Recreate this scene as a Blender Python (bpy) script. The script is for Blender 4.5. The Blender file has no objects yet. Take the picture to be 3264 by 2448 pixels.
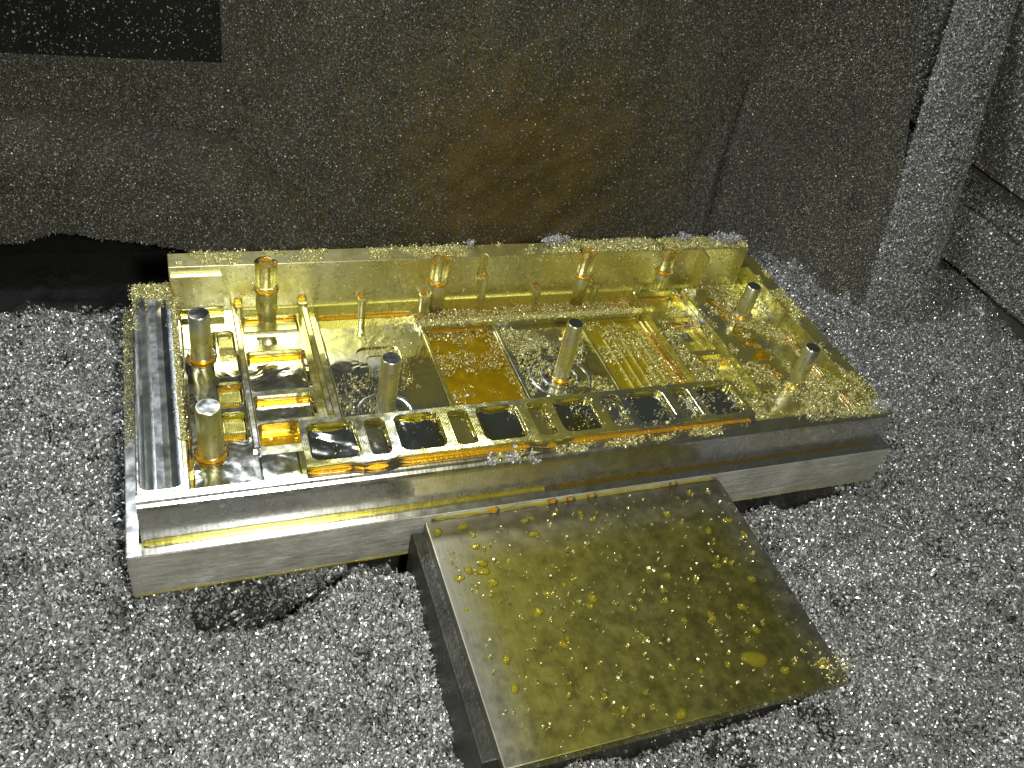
import bpy, bmesh, math, random
import numpy as np
from mathutils import Matrix, Vector

# ------------------------------------------------------------------ camera, world, lamps, exposure
SC = bpy.context.scene
COL = SC.collection
MM = 0.001
rng = np.random.default_rng(11)
random.seed(11)

CAM_R = ((0.93186, -0.31772, 0.17520), (-0.08516, -0.66093, -0.74560), (0.35269, 0.67988, -0.64295))
CAM_C = (19.147, -147.261, 204.023)
cam_d = bpy.data.cameras.new('camera')
cam = bpy.data.objects.new('camera', cam_d)
COL.objects.link(cam)
rx, ry, rz = (Vector(v).normalized() for v in CAM_R)
m = Matrix.Identity(4)
for i in range(3):
    m[i][0], m[i][1], m[i][2], m[i][3] = rx[i], -ry[i], -rz[i], CAM_C[i] * MM
cam.matrix_world = m
cam_d.sensor_width = 36.0
cam_d.lens = 29.81
cam_d.clip_start = 0.005
cam_d.clip_end = 20.0
SC.camera = cam

world = bpy.data.worlds.new('World')
SC.world = world
world.use_nodes = True
bg = world.node_tree.nodes['Background']
bg.inputs[0].default_value = (0.96, 1.0, 0.78, 1)
bg.inputs[1].default_value = 0.07


def area_lamp(name, loc, target, sx, sy, power, color):
    ld = bpy.data.lights.new(name, 'AREA')
    ld.shape = 'RECTANGLE'
    ld.size, ld.size_y = sx * MM, sy * MM
    ld.energy = power
    ld.color = color
    o = bpy.data.objects.new(name, ld)
    COL.objects.link(o)
    o.location = Vector(loc) * MM
    o.rotation_euler = (Vector(target) - Vector(loc)).to_track_quat('-Z', 'Y').to_euler()
    return o


# the machine's work lamp high behind the rear panel, the phone's own light beside its lens, an added cool fill lamp out of view at the left
area_lamp('machine_lamp', (46, 300, 424), (46, 6, 30), 88, 48, 1.15, (0.97, 1.0, 0.97))
area_lamp('phone_light', (52, -158, 214), (130, 80, 10), 18, 18, 0.80, (1.0, 0.99, 0.88))
area_lamp('left_fill_lamp', (-300, 90, 330), (40, 60, 10), 50, 260, 0.75, (0.93, 0.97, 1.0))

vs = SC.view_settings
vs.view_transform = 'Standard'
vs.look = 'None'
vs.exposure = 0.0
vs.gamma = 1.0
SC.cycles.use_denoising = True
SC.cycles.max_bounces = 10
SC.cycles.glossy_bounces = 7
SC.cycles.diffuse_bounces = 3
SC.cycles.transparent_max_bounces = 12
SC.cycles.caustics_reflective = True
SC.cycles.sample_clamp_indirect = 4.0


# ------------------------------------------------------------------ materials
def new_mat(name):
    mt = bpy.data.materials.new(name)
    mt.use_nodes = True
    nt = mt.node_tree
    b = nt.nodes['Principled BSDF']
    return mt, nt, b


def N(nt, typ, **kw):
    n = nt.nodes.new(typ)
    for k, v in kw.items():
        setattr(n, k, v)
    return n


def noise(nt, scale, detail=3.0, rough=0.55, vec=None, dist=0.0):
    n = N(nt, 'ShaderNodeTexNoise')
    n.inputs['Scale'].default_value = scale
    n.inputs['Detail'].default_value = detail
    n.inputs['Roughness'].default_value = rough
    n.inputs['Distortion'].default_value = dist
    if vec is not None:
        nt.links.new(vec, n.inputs['Vector'])
    return n.outputs['Fac']


def ramp(nt, fac, stops):
    r = N(nt, 'ShaderNodeValToRGB')
    e = r.color_ramp.elements
    while len(e) < len(stops):
        e.new(0.5)
    for el, (p, c) in zip(e, stops):
        el.position = p
        el.color = c if len(c) == 4 else (*c, 1)
    nt.links.new(fac, r.inputs[0])
    return r.outputs[0]


def maprange(nt, v, a, b, c, d):
    n = N(nt, 'ShaderNodeMapRange')
    n.inputs[1].default_value, n.inputs[2].default_value = a, b
    n.inputs[3].default_value, n.inputs[4].default_value = c, d
    nt.links.new(v, n.inputs[0])
    return n.outputs[0]


def coords(nt, scale=(1, 1, 1), rot=(0, 0, 0)):
    tc = N(nt, 'ShaderNodeNewGeometry')
    mp = N(nt, 'ShaderNodeMapping')
    mp.inputs['Scale'].default_value = scale
    mp.inputs['Rotation'].default_value = rot
    nt.links.new(tc.outputs['Position'], mp.inputs['Vector'])
    return mp.outputs[0]


def bump(nt, b, h, strength, dist=0.0004, prev=None):
    n = N(nt, 'ShaderNodeBump')
    n.inputs['Strength'].default_value = strength
    n.inputs['Distance'].default_value = dist
    nt.links.new(h, n.inputs['Height'])
    if prev is not None:
        nt.links.new(prev, n.inputs['Normal'])
    nt.links.new(n.outputs[0], b.inputs['Normal'])
    return n.outputs[0]


def metal(name, base=(0.74, 0.75, 0.74), r0=0.12, r1=0.28, wet=0.0, wet_col=(0.93, 0.80, 0.22), wet_scale=40.0,
          lines=None, line_strength=0.15, wave=0.10, wave_scale=160.0, x_dry=None, swirl=0.0, veil=0.0, veil_col=(0.60, 0.50, 0.07)):
    """machined aluminium with a patchy film of yellow coolant"""
    mt, nt, b = new_mat(name)
    b.inputs['Metallic'].default_value = 1.0
    co = coords(nt)
    b.inputs['Base Color'].default_value = (*base, 1)
    nz = noise(nt, 260.0, 4.0, 0.6, co)
    nt.links.new(maprange(nt, nz, 0.3, 0.7, r0, r1), b.inputs['Roughness'])
    prev = None
    w = noise(nt, wave_scale, 2.0, 0.5, co, swirl)
    prev = bump(nt, b, w, wave, 0.0012)
    if lines:
        sc, rot, typ = lines
        wv = N(nt, 'ShaderNodeTexWave', wave_type=typ)
        if typ == 'RINGS':
            wv.rings_direction = 'Z'
        wv.inputs['Scale'].default_value = sc
        wv.inputs['Distortion'].default_value = 0.6
        wv.inputs['Detail'].default_value = 1.0
        nt.links.new(coords(nt, rot=rot), wv.inputs['Vector'])
        bump(nt, b, wv.outputs['Fac'], line_strength, 0.0002, prev)
    if wet > 0:
        wn = noise(nt, wet_scale, 3.0, 0.6, co, 0.4)
        fac = maprange(nt, wn, 0.62 - 0.45 * wet, 0.80 - 0.45 * wet, 0.0, 1.0)
        if x_dry is not None:
            sp = N(nt, 'ShaderNodeSeparateXYZ')
            nt.links.new(co, sp.inputs[0])
            mx = N(nt, 'ShaderNodeMath', operation='MULTIPLY')
            nt.links.new(fac, mx.inputs[0])
            nt.links.new(maprange(nt, sp.outputs[0], x_dry[0] * MM, x_dry[1] * MM, x_dry[2], 1.0), mx.inputs[1])
            fac = mx.outputs[0]
        cm = N(nt, 'ShaderNodeMix', data_type='RGBA')
        nt.links.new(fac, cm.inputs[0])
        cm.inputs[6].default_value = (1, 1, 1, 1)
        cm.inputs[7].default_value = (*wet_col, 1)
        nt.links.new(cm.outputs[2], b.inputs['Coat Tint'])
        b.inputs['Coat Weight'].default_value = 1.0
        b.inputs['Coat Roughness'].default_value = 0.04
        b.inputs['Coat IOR'].default_value = 1.36
        if veil > 0:
            df = N(nt, 'ShaderNodeBsdfDiffuse')
            df.inputs[0].default_value = (*veil_col, 1)
            ms = N(nt, 'ShaderNodeMixShader')
            mv = N(nt, 'ShaderNodeMath', operation='MULTIPLY')
            nt.links.new(fac, mv.inputs[0])
            mv.inputs[1].default_value = veil
            nt.links.new(mv.outputs[0], ms.inputs[0])
            nt.links.new(b.outputs[0], ms.inputs[1])
            nt.links.new(df.outputs[0], ms.inputs[2])
            nt.links.new(ms.outputs[0], nt.nodes['Material Output'].inputs['Surface'])
    return mt


def liquid(name, tint, rough=0.02, wob=0.25, scale=300.0, milk=0.0, milk_col=(0.9, 0.6, 0.05)):
    """thin standing coolant: lets tinted light through and mirrors at a glance"""
    mt, nt, b = new_mat(name)
    nt.nodes.remove(b)
    out = nt.nodes['Material Output']
    tr = N(nt, 'ShaderNodeBsdfTransparent')
    tr.inputs[0].default_value = (*tint, 1)
    gl = N(nt, 'ShaderNodeBsdfGlossy')
    gl.inputs['Roughness'].default_value = rough
    fr = N(nt, 'ShaderNodeFresnel')
    fr.inputs[0].default_value = 1.38
    mx = N(nt, 'ShaderNodeMixShader')
    nt.links.new(fr.outputs[0], mx.inputs[0])
    if milk > 0:
        df = N(nt, 'ShaderNodeBsdfDiffuse')
        df.inputs[0].default_value = (*milk_col, 1)
        mm = N(nt, 'ShaderNodeMixShader')
        mm.inputs[0].default_value = milk
        nt.links.new(tr.outputs[0], mm.inputs[1])
        nt.links.new(df.outputs[0], mm.inputs[2])
        nt.links.new(mm.outputs[0], mx.inputs[1])
    else:
        nt.links.new(tr.outputs[0], mx.inputs[1])
    nt.links.new(gl.outputs[0], mx.inputs[2])
    h = noise(nt, scale, 2.0, 0.5, coords(nt))
    bn = N(nt, 'ShaderNodeBump')
    bn.inputs['Strength'].default_value = wob
    bn.inputs['Distance'].default_value = 0.001
    nt.links.new(h, bn.inputs['Height'])
    nt.links.new(bn.outputs[0], gl.inputs['Normal'])
    nt.links.new(mx.outputs[0], out.inputs['Surface'])
    return mt


def chip_mat(name, c0, c1, r0=0.18, r1=0.42, met=0.5):
    mt, nt, b = new_mat(name)
    b.inputs['Metallic'].default_value = met
    oi = N(nt, 'ShaderNodeObjectInfo')
    nt.links.new(ramp(nt, oi.outputs['Random'], [(0.0, c0), (1.0, c1)]), b.inputs['Base Color'])
    m2 = N(nt, 'ShaderNodeMath', operation='MULTIPLY')
    m2.inputs[1].default_value = 7.31
    nt.links.new(oi.outputs['Random'], m2.inputs[0])
    m3 = N(nt, 'ShaderNodeMath', operation='FRACT')
    nt.links.new(m2.outputs[0], m3.inputs[0])
    nt.links.new(maprange(nt, m3.outputs[0], 0, 1, r0, r1), b.inputs['Roughness'])
    return mt


def matte(name, stops, scale, rough=0.7, metallic=0.0, bmp=0.3, bscale=500.0):
    mt, nt, b = new_mat(name)
    co = coords(nt)
    nt.links.new(ramp(nt, noise(nt, scale, 5.0, 0.62, co), stops), b.inputs['Base Color'])
    b.inputs['Roughness'].default_value = rough
    b.inputs['Metallic'].default_value = metallic
    b.inputs['Specular IOR Level'].default_value = 0.12 if rough >= 0.7 else 0.35
    bump(nt, b, noise(nt, bscale, 3.0, 0.6, co), bmp, 0.001)
    return mt


YEL = (0.95, 0.83, 0.20)
M = {}
M['wall'] = metal('milled_wall', wet=0.62, wet_col=(0.94, 0.92, 0.54), r0=0.10, r1=0.22, lines=(900, (0, 0, 0), 'BANDS'), line_strength=0.05, x_dry=(5, 24, 0.1), veil=0.10)
M['back'] = metal('back_wall_metal', wet=0.95, wet_col=(0.96, 0.94, 0.66), r0=0.25, r1=0.31, wave=0.02, veil=0.13)
M['foot'] = metal('scalloped_wall', wet=1.0, wet_col=(0.97, 0.93, 0.38), r0=0.22, r1=0.36, lines=(520, (0, 0, 0), 'BANDS'), line_strength=0.6, veil=0.2)
M['floor'] = metal('pocket_floor', wet=0.45, wet_col=(0.93, 0.91, 0.54), r0=0.05, r1=0.13, wave=0.30, wave_scale=70, swirl=1.6, veil=0.07, x_dry=(20, 70, 0.45))
M['wetfloor'] = metal('wet_floor', wet=1.0, wet_col=(0.93, 0.88, 0.32), r0=0.14, r1=0.30, wave=0.2, veil=0.26, veil_col=(0.62, 0.50, 0.08))
M['frame'] = metal('pocket_frame_metal', wet=0.52, wet_col=(0.94, 0.91, 0.44), r0=0.08, r1=0.18, lines=(700, (0, 0, 0), 'BANDS'), line_strength=0.25, veil=0.10)
M['pocket'] = metal('pocket_mirror', base=(0.46, 0.48, 0.50), wet=0.18, r0=0.05, r1=0.11, wave=0.9, wave_scale=75, swirl=1.2)  # aluminium darkened in its base colour to stand for dark reflections
M['pin'] = metal('turned_pin', wet=0.62, wet_col=(0.93, 0.92, 0.62), r0=0.24, r1=0.36, wave=0.05, veil=0.12)
M['pintop'] = metal('pin_end', base=(0.42, 0.43, 0.45), r0=0.12, r1=0.25, wave=0.2)
M['trough'] = metal('trough_metal', base=(0.74, 0.77, 0.82), r0=0.12, r1=0.22, wave=0.04, wave_scale=60)
M['face'] = metal('front_face_metal', base=(0.66, 0.65, 0.62), wet=0.42, wet_col=(0.94, 0.90, 0.62), wet_scale=22, r0=0.20, r1=0.33, wave=0.03, lines=(240, (0, 0, 0), 'BANDS'), line_strength=0.03, x_dry=(40, 110, 0.25))
M['orange'] = liquid('deep_coolant', (0.98, 0.74, 0.16), milk=0.25, milk_col=(0.85, 0.45, 0.02))
M['brownish'] = liquid('old_coolant', (0.80, 0.62, 0.16), milk=0.12, milk_col=(0.35, 0.22, 0.02))
M['amber'] = liquid('amber_coolant', (0.98, 0.84, 0.18), milk=0.07, milk_col=(0.70, 0.48, 0.02))
M['yellow'] = liquid('coolant', (0.99, 0.93, 0.42), milk=0.10, milk_col=(0.85, 0.72, 0.05))
M['drop'] = liquid('coolant_drop', (0.99, 0.94, 0.42), milk=0.10, milk_col=(0.85, 0.75, 0.08))
M['plate'] = metal('steel_plate', base=(0.31, 0.30, 0.285), r0=0.36, r1=0.54, wave=0.03, wave_scale=60)
nt = M['plate'].node_tree
b = nt.nodes['Principled BSDF']
scr = noise(nt, 1.0, 6.0, 0.7, coords(nt, (900, 60, 60), (0, 0, 0.6)))
bump(nt, b, scr, 0.12, 0.0003, b.inputs['Normal'].links[0].from_socket)
# coolant film, thick in the middle of the plate and thinning to its edges
co = coords(nt)
sp = N(nt, 'ShaderNodeSeparateXYZ')
nt.links.new(co, sp.inputs[0])
ex = maprange(nt, sp.outputs[0], 0.0782, 0.0782 + 0.012, 0, 1)
ey = maprange(nt, sp.outputs[1], -0.0010, -0.0180, 0, 1)
ew = maprange(nt, sp.outputs[0], 0.1776, 0.1776 - 0.012, 0, 1)
acc = ex
for o_ in (ey, ew):
    mn = N(nt, 'ShaderNodeMath', operation='MULTIPLY')
    nt.links.new(acc, mn.inputs[0])
    nt.links.new(o_, mn.inputs[1])
    acc = mn.outputs[0]
mn = N(nt, 'ShaderNodeMath', operation='MULTIPLY')
nt.links.new(acc, mn.inputs[0])
nt.links.new(maprange(nt, noise(nt, 28, 4, 0.6, co), 0.25, 0.6, 0.78, 1.0), mn.inputs[1])
cmx = N(nt, 'ShaderNodeMix', data_type='RGBA')
nt.links.new(mn.outputs[0], cmx.inputs[0])
cmx.inputs[6].default_value = (0.97, 0.96, 0.85, 1)
cmx.inputs[7].default_value = (0.87, 0.83, 0.20, 1)
nt.links.new(cmx.outputs[2], b.inputs['Coat Tint'])
b.inputs['Coat Weight'].default_value = 1.0
b.inputs['Coat Roughness'].default_value = 0.10
M['plateside'] = metal('plate_edge', base=(0.42, 0.40, 0.38), r0=0.3, r1=0.45)
M['dark'] = matte('dark_fixture_steel', [(0.3, (0.025, 0.026, 0.022)), (0.7, (0.07, 0.07, 0.06))], 120, 0.42, 0.6)
M['black'] = matte('black_oily_table_and_shadow', [(0.3, (0.006, 0.006, 0.005)), (0.7, (0.013, 0.013, 0.011))], 60, 0.7, 0.0, 0.2)  # also colours the board that stands in for shadow
M['heap'] = matte('shavings_bed', [(0.3, (0.025, 0.025, 0.025)), (0.7, (0.06, 0.06, 0.06))], 900, 0.6, 0.5, 0.8, 1400)  # near-black so the gaps between shavings read as shade
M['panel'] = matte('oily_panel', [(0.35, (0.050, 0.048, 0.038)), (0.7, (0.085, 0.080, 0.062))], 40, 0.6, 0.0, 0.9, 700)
nt = M['panel'].node_tree
b = nt.nodes['Principled BSDF']
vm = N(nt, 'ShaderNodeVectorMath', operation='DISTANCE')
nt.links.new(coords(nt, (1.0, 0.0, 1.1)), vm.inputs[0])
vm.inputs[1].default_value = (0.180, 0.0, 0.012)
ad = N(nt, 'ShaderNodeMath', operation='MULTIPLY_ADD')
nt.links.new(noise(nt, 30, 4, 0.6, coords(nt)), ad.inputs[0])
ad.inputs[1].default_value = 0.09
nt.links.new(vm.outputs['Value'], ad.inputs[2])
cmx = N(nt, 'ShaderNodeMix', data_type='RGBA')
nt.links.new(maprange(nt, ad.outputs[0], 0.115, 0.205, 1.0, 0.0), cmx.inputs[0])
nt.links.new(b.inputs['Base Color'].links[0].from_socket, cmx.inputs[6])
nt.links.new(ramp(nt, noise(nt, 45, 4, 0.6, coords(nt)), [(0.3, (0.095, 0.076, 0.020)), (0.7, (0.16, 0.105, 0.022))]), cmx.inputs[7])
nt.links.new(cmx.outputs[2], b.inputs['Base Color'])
M['greypanel'] = matte('grey_panel', [(0.3, (0.05, 0.049, 0.044)), (0.7, (0.11, 0.105, 0.092))], 70, 0.6, 0.0, 0.6, 900)
M['chip'] = chip_mat('aluminium_shaving', (0.30, 0.305, 0.30), (0.58, 0.585, 0.58), 0.34, 0.62, 0.6)
M['chipbright'] = chip_mat('bright_shaving', (0.45, 0.45, 0.45), (0.82, 0.82, 0.83), 0.2, 0.42, 0.8)
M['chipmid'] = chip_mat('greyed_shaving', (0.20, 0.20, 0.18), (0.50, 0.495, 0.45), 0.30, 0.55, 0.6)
M['chipdim'] = chip_mat('shaded_shaving', (0.11, 0.108, 0.088), (0.32, 0.315, 0.27), 0.30, 0.6, 0.55)  # same shavings, the dim light on the panels put into their colour
M['chipyel'] = chip_mat('oily_shaving', (0.46, 0.43, 0.16), (0.84, 0.80, 0.46), 0.22, 0.45, 0.7)

# raw, band-sawn skin of the stock
mt, nt, b = new_mat('sawn_stock')
b.inputs['Metallic'].default_value = 0.72
co = coords(nt)
stre = noise(nt, 1.0, 4.0, 0.65, coords(nt, (60, 60, 420), (0, 0.9, 0)))
nt.links.new(ramp(nt, noise(nt, 90, 5, 0.65, co), [(0.3, (0.46, 0.45, 0.39)), (0.58, (0.72, 0.71, 0.64)), (0.72, (0.93, 0.93, 0.88))]), b.inputs['Base Color'])
nt.links.new(maprange(nt, stre, 0.3, 0.7, 0.28, 0.55), b.inputs['Roughness'])
p_ = bump(nt, b, stre, 0.5, 0.0012)
bump(nt, b, noise(nt, 160, 4, 0.7, co), 0.45, 0.0015, p_)
M['sawn'] = mt


# ------------------------------------------------------------------ mesh helpers (all lengths in millimetres)
def link(name, me, mat, parent=None, smooth=False):
    o = bpy.data.objects.new(name, me)
    COL.objects.link(o)
    if mat is not None:
        me.materials.append(mat)
    if parent is not None:
        o.parent = parent
    if smooth:
        for p in me.polygons:
            p.use_smooth = True
    return o


def tag(o, label, cat=None, kind=None, group=None):
    o['label'] = label
    if cat:
        o['category'] = cat
    if kind:
        o['kind'] = kind
    if group:
        o['group'] = group
    return o


def rrect(x0, x1, y0, y1, r=1.0, seg=5):
    if r <= 0:
        return [(x0, y0), (x1, y0), (x1, y1), (x0, y1)]
    pts = []
    for cx, cy, a in ((x1 - r, y0 + r, -90), (x1 - r, y1 - r, 0), (x0 + r, y1 - r, 90), (x0 + r, y0 + r, 180)):
        for k in range(seg + 1):
            t = math.radians(a + 90 * k / seg)
            pts.append((cx + r * math.cos(t), cy + r * math.sin(t)))
    return pts


def circle(cx, cy, r, n=28):
    return [(cx + r * math.cos(2 * math.pi * k / n), cy + r * math.sin(2 * math.pi * k / n)) for k in range(n)]


def prism_mesh(name, outer, z0, z1, holes=(), bevel=0.3, top_z=None):
    bm = bmesh.new()
    loops = []
    for lp in [outer, *holes]:
        vsx = [bm.verts.new((x * MM, y * MM, z1 * MM)) for x, y in lp]
        es = [bm.edges.new((vsx[i], vsx[(i + 1) % len(vsx)])) for i in range(len(vsx))]
        loops.append((vsx, es))
    if holes:
        bmesh.ops.triangle_fill(bm, use_beauty=True, use_dissolve=True, edges=[e for _, es in loops for e in es])
    else:
        bm.faces.new(loops[0][0])
    for f in bm.faces:
        if f.normal.z < 0 or f.calc_center_median() is None:
            pass
    bm.normal_update()
    for f in bm.faces:
        if f.normal.z < 0:
            f.normal_flip()
    rim = set()
    for vsx, es in loops:
        low = [bm.verts.new((v.co.x, v.co.y, z0 * MM)) for v in vsx]
        n = len(vsx)
        for i in range(n):
            j = (i + 1) % n
            bm.faces.new((vsx[i], low[i], low[j], vsx[j]))
            rim.add((vsx[i], vsx[j]))
        if vsx is loops[0][0] and not holes:
            bm.faces.new(list(reversed(low)))
    bmesh.ops.recalc_face_normals(bm, faces=bm.faces)
    if bevel > 0:
        top = [e for vsx, es in loops for e in es if e.is_valid]
        bmesh.ops.bevel(bm, geom=top, offset=bevel * MM, segments=2, profile=0.6, affect='EDGES', clamp_overlap=True)
    me = bpy.data.meshes.new(name)
    bm.to_mesh(me)
    bm.free()
    return me


def prism(name, outer, z0, z1, mat, parent=None, holes=(), bevel=0.3):
    return link(name, prism_mesh(name, outer, z0, z1, holes, bevel), mat, parent)


def box(name, x0, x1, y0, y1, z0, z1, mat, parent=None, bevel=0.3, r=0.0):
    return prism(name, rrect(x0, x1, y0, y1, r), z0, z1, mat, parent, (), bevel)


def lathe_mesh(name, prof, n=32, cx=0, cy=0):
    """prof: (radius, z) from bottom to top"""
    bm = bmesh.new()
    rings = []
    for r, z in prof:
        rings.append([bm.verts.new(((cx + r * math.cos(2 * math.pi * k / n)) * MM, (cy + r * math.sin(2 * math.pi * k / n)) * MM, z * MM)) for k in range(n)])
    for a, b2 in zip(rings, rings[1:]):
        for k in range(n):
            bm.faces.new((a[k], a[(k + 1) % n], b2[(k + 1) % n], b2[k]))
    bm.faces.new(rings[-1])
    bm.faces.new(list(reversed(rings[0])))
    bmesh.ops.recalc_face_normals(bm, faces=bm.faces)
    me = bpy.data.meshes.new(name)
    bm.to_mesh(me)
    bm.free()
    return me


def lathe(name, prof, mat, parent=None, n=32, cx=0, cy=0):
    o = link(name, lathe_mesh(name, prof, n, cx, cy), mat, parent)
    for p in o.data.polygons:
        p.use_smooth = abs(p.normal.z) < 0.9
    return o


def tube_data(path, rad, n=8, wob=0.0):
    """vertices / faces of a round bead following a path"""
    P = np.array(path, float)
    V, F = [], []
    for i, p in enumerate(P):
        d = P[min(i + 1, len(P) - 1)] - P[max(i - 1, 0)]
        d /= np.linalg.norm(d) + 1e-9
        u = np.cross(d, (0, 0, 1.0))
        if np.linalg.norm(u) < 1e-3:
            u = np.array((1.0, 0, 0))
        u /= np.linalg.norm(u)
        w = np.cross(u, d)
        r = rad * (1 + wob * (rng.random() - 0.5))
        for k in range(n):
            a = 2 * math.pi * k / n
            V.append(p + r * (math.cos(a) * u + math.sin(a) * w))
    for i in range(len(P) - 1):
        for k in range(n):
            F.append((i * n + k, i * n + (k + 1) % n, (i + 1) * n + (k + 1) % n, (i + 1) * n + k))
    F.append(tuple(range(n)))
    F.append(tuple((len(P) - 1) * n + k for k in range(n)))
    return V, F


class Pack:
    def __init__(self):
        self.V, self.F = [], []

    def add(self, V, F):
        o = len(self.V)
        self.V += [tuple(np.asarray(v) * MM) for v in V]
        self.F += [tuple(i + o for i in f) for f in F]

    def seg(self, a, b2, rad, n=8, wob=0.25, step=3.0):
        a, b2 = np.array(a, float), np.array(b2, float)
        k = max(2, int(np.linalg.norm(b2 - a) / step) + 1)
        self.add(*tube_data([a + (b2 - a) * i / (k - 1) for i in range(k)], rad, n, wob))

    def loop(self, pts, z, rad, n=8, wob=0.25):
        self.add(*tube_data([(x, y, z) for x, y in list(pts) + [pts[0]]], rad, n, wob))

    def build(self, name, mat, parent=None):
        me = bpy.data.meshes.new(name)
        me.from_pydata(self.V, [], self.F)
        me.update()
        return link(name, me, mat, parent, True)


# value noise for terrain and clumping
class VNoise:
    def __init__(self, seed):
        self.g = np.random.default_rng(seed).random((256, 256))

    def __call__(self, x, y):
        x = np.asarray(x, float); y = np.asarray(y, float)
        xi, yi = np.floor(x).astype(int), np.floor(y).astype(int)
        fx, fy = x - xi, y - yi
        fx, fy = fx * fx * (3 - 2 * fx), fy * fy * (3 - 2 * fy)
        g = self.g
        a, b2 = g[xi % 256, yi % 256], g[(xi + 1) % 256, yi % 256]
        c, d = g[xi % 256, (yi + 1) % 256], g[(xi + 1) % 256, (yi + 1) % 256]
        return (a * (1 - fx) + b2 * fx) * (1 - fy) + (c * (1 - fx) + d * fx) * fy

    def fbm(self, x, y, s, o=4):
        v, amp, t = 0, 1.0, 0
        for k in range(o):
            v = v + amp * self(x / s + 17.3 * k, y / s + 9.1 * k)
            t += amp
            amp *= 0.5
            s = s / 2.1
        return v / t - 0.5


VN = VNoise(5)
VN2 = VNoise(8)


def sstep(a, b2, x):
    t = np.clip((x - a) / (b2 - a), 0, 1)
    return t * t * (3 - 2 * t)


# shavings: curled ribbons set on points by geometry nodes
def chip_nodes(key, size, mat, variants):
    ng = bpy.data.node_groups.new('curled_shavings_' + key, 'GeometryNodeTree')
    ng.interface.new_socket('Geometry', in_out='INPUT', socket_type='NodeSocketGeometry')
    ng.interface.new_socket('Geometry', in_out='OUTPUT', socket_type='NodeSocketGeometry')
    gi, go = ng.nodes.new('NodeGroupInput'), ng.nodes.new('NodeGroupOutput')
    join = ng.nodes.new('GeometryNodeJoinGeometry')
    for rot, r0, r1, h, w in variants:
        sp = ng.nodes.new('GeometryNodeCurveSpiral')
        sp.inputs['Resolution'].default_value = 9
        sp.inputs['Rotations'].default_value = rot
        sp.inputs['Start Radius'].default_value = r0 * size * MM
        sp.inputs['End Radius'].default_value = r1 * size * MM
        sp.inputs['Height'].default_value = h * size * MM
        ln = ng.nodes.new('GeometryNodeCurvePrimitiveLine')
        ln.inputs['Start'].default_value = (-0.35 * w * size * MM, -0.5 * w * size * MM, 0)
        ln.inputs['End'].default_value = (0.35 * w * size * MM, 0.5 * w * size * MM, 0)
        cm = ng.nodes.new('GeometryNodeCurveToMesh')
        ng.links.new(sp.outputs[0], cm.inputs['Curve'])
        ng.links.new(ln.outputs[0], cm.inputs['Profile Curve'])
        tr = ng.nodes.new('GeometryNodeTransform')
        tr.inputs['Translation'].default_value = (-0.5 * r0 * size * MM, 0, -0.5 * h * size * MM)
        ng.links.new(cm.outputs[0], tr.inputs[0])
        sm = ng.nodes.new('GeometryNodeSetMaterial')
        sm.inputs['Material'].default_value = mat
        ng.links.new(tr.outputs[0], sm.inputs[0])
        g2 = ng.nodes.new('GeometryNodeGeometryToInstance')
        ng.links.new(sm.outputs[0], g2.inputs[0])
        ng.links.new(g2.outputs[0], join.inputs[0])
    iop = ng.nodes.new('GeometryNodeInstanceOnPoints')
    iop.inputs['Pick Instance'].default_value = True
    ng.links.new(gi.outputs[0], iop.inputs['Points'])
    ng.links.new(join.outputs[0], iop.inputs['Instance'])
    for nm, typ, sock in (('turn', 'FLOAT_VECTOR', 'Rotation'), ('grow', 'FLOAT', 'Scale'), ('kind_of_curl', 'INT', 'Instance Index')):
        at = ng.nodes.new('GeometryNodeInputNamedAttribute')
        at.data_type = typ
        at.inputs['Name'].default_value = nm
        ng.links.new(at.outputs['Attribute'], iop.inputs[sock])
    ng.links.new(iop.outputs[0], go.inputs[0])
    return ng


CURLS = [(0.5, 0.72, 0.85, 0.2, 0.40), (0.75, 0.6, 0.72, 0.4, 0.36), (0.34, 0.9, 1.0, 0.15, 0.45), (1.2, 0.45, 0.58, 0.9, 0.34), (0.25, 0.8, 0.8, 0.1, 0.6), (0.6, 0.4, 0.55, 0.3, 0.5)]
WIRES = [(0.7, 0.8, 0.95, 0.3, 0.22), (0.5, 1.0, 1.15, 0.3, 0.26), (1.3, 0.55, 0.7, 1.3, 0.22), (0.9, 0.7, 0.8, 0.6, 0.2)]
NG = {}


def chips(name, P, size, mat, label, grow=(0.6, 1.5), parent=None, turn=None, curls=None):
    P = np.asarray(P, float)
    n = len(P)
    key = name + str(len(NG))
    curls = curls or CURLS
    NG[key] = chip_nodes(key, size, M[mat], curls)
    me = bpy.data.meshes.new(name)
    me.vertices.add(n)
    me.vertices.foreach_set('co', (P * MM).astype(np.float32).ravel())
    if turn is None:
        turn = rng.random((n, 3)) * 2 * math.pi
    a = me.attributes.new('turn', 'FLOAT_VECTOR', 'POINT')
    a.data.foreach_set('vector', turn.astype(np.float32).ravel())
    a = me.attributes.new('grow', 'FLOAT', 'POINT')
    g = grow[0] + (grow[1] - grow[0]) * rng.random(n) ** 1.8
    a.data.foreach_set('value', g.astype(np.float32))
    a = me.attributes.new('kind_of_curl', 'INT', 'POINT')
    a.data.foreach_set('value', rng.integers(0, len(curls), n).astype(np.int32))
    o = link(name, me, M[mat], parent)
    md = o.modifiers.new('shavings', 'NODES')
    md.node_group = NG[key]
    tag(o, label, None if parent else 'shavings', 'stuff')
    return o


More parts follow.
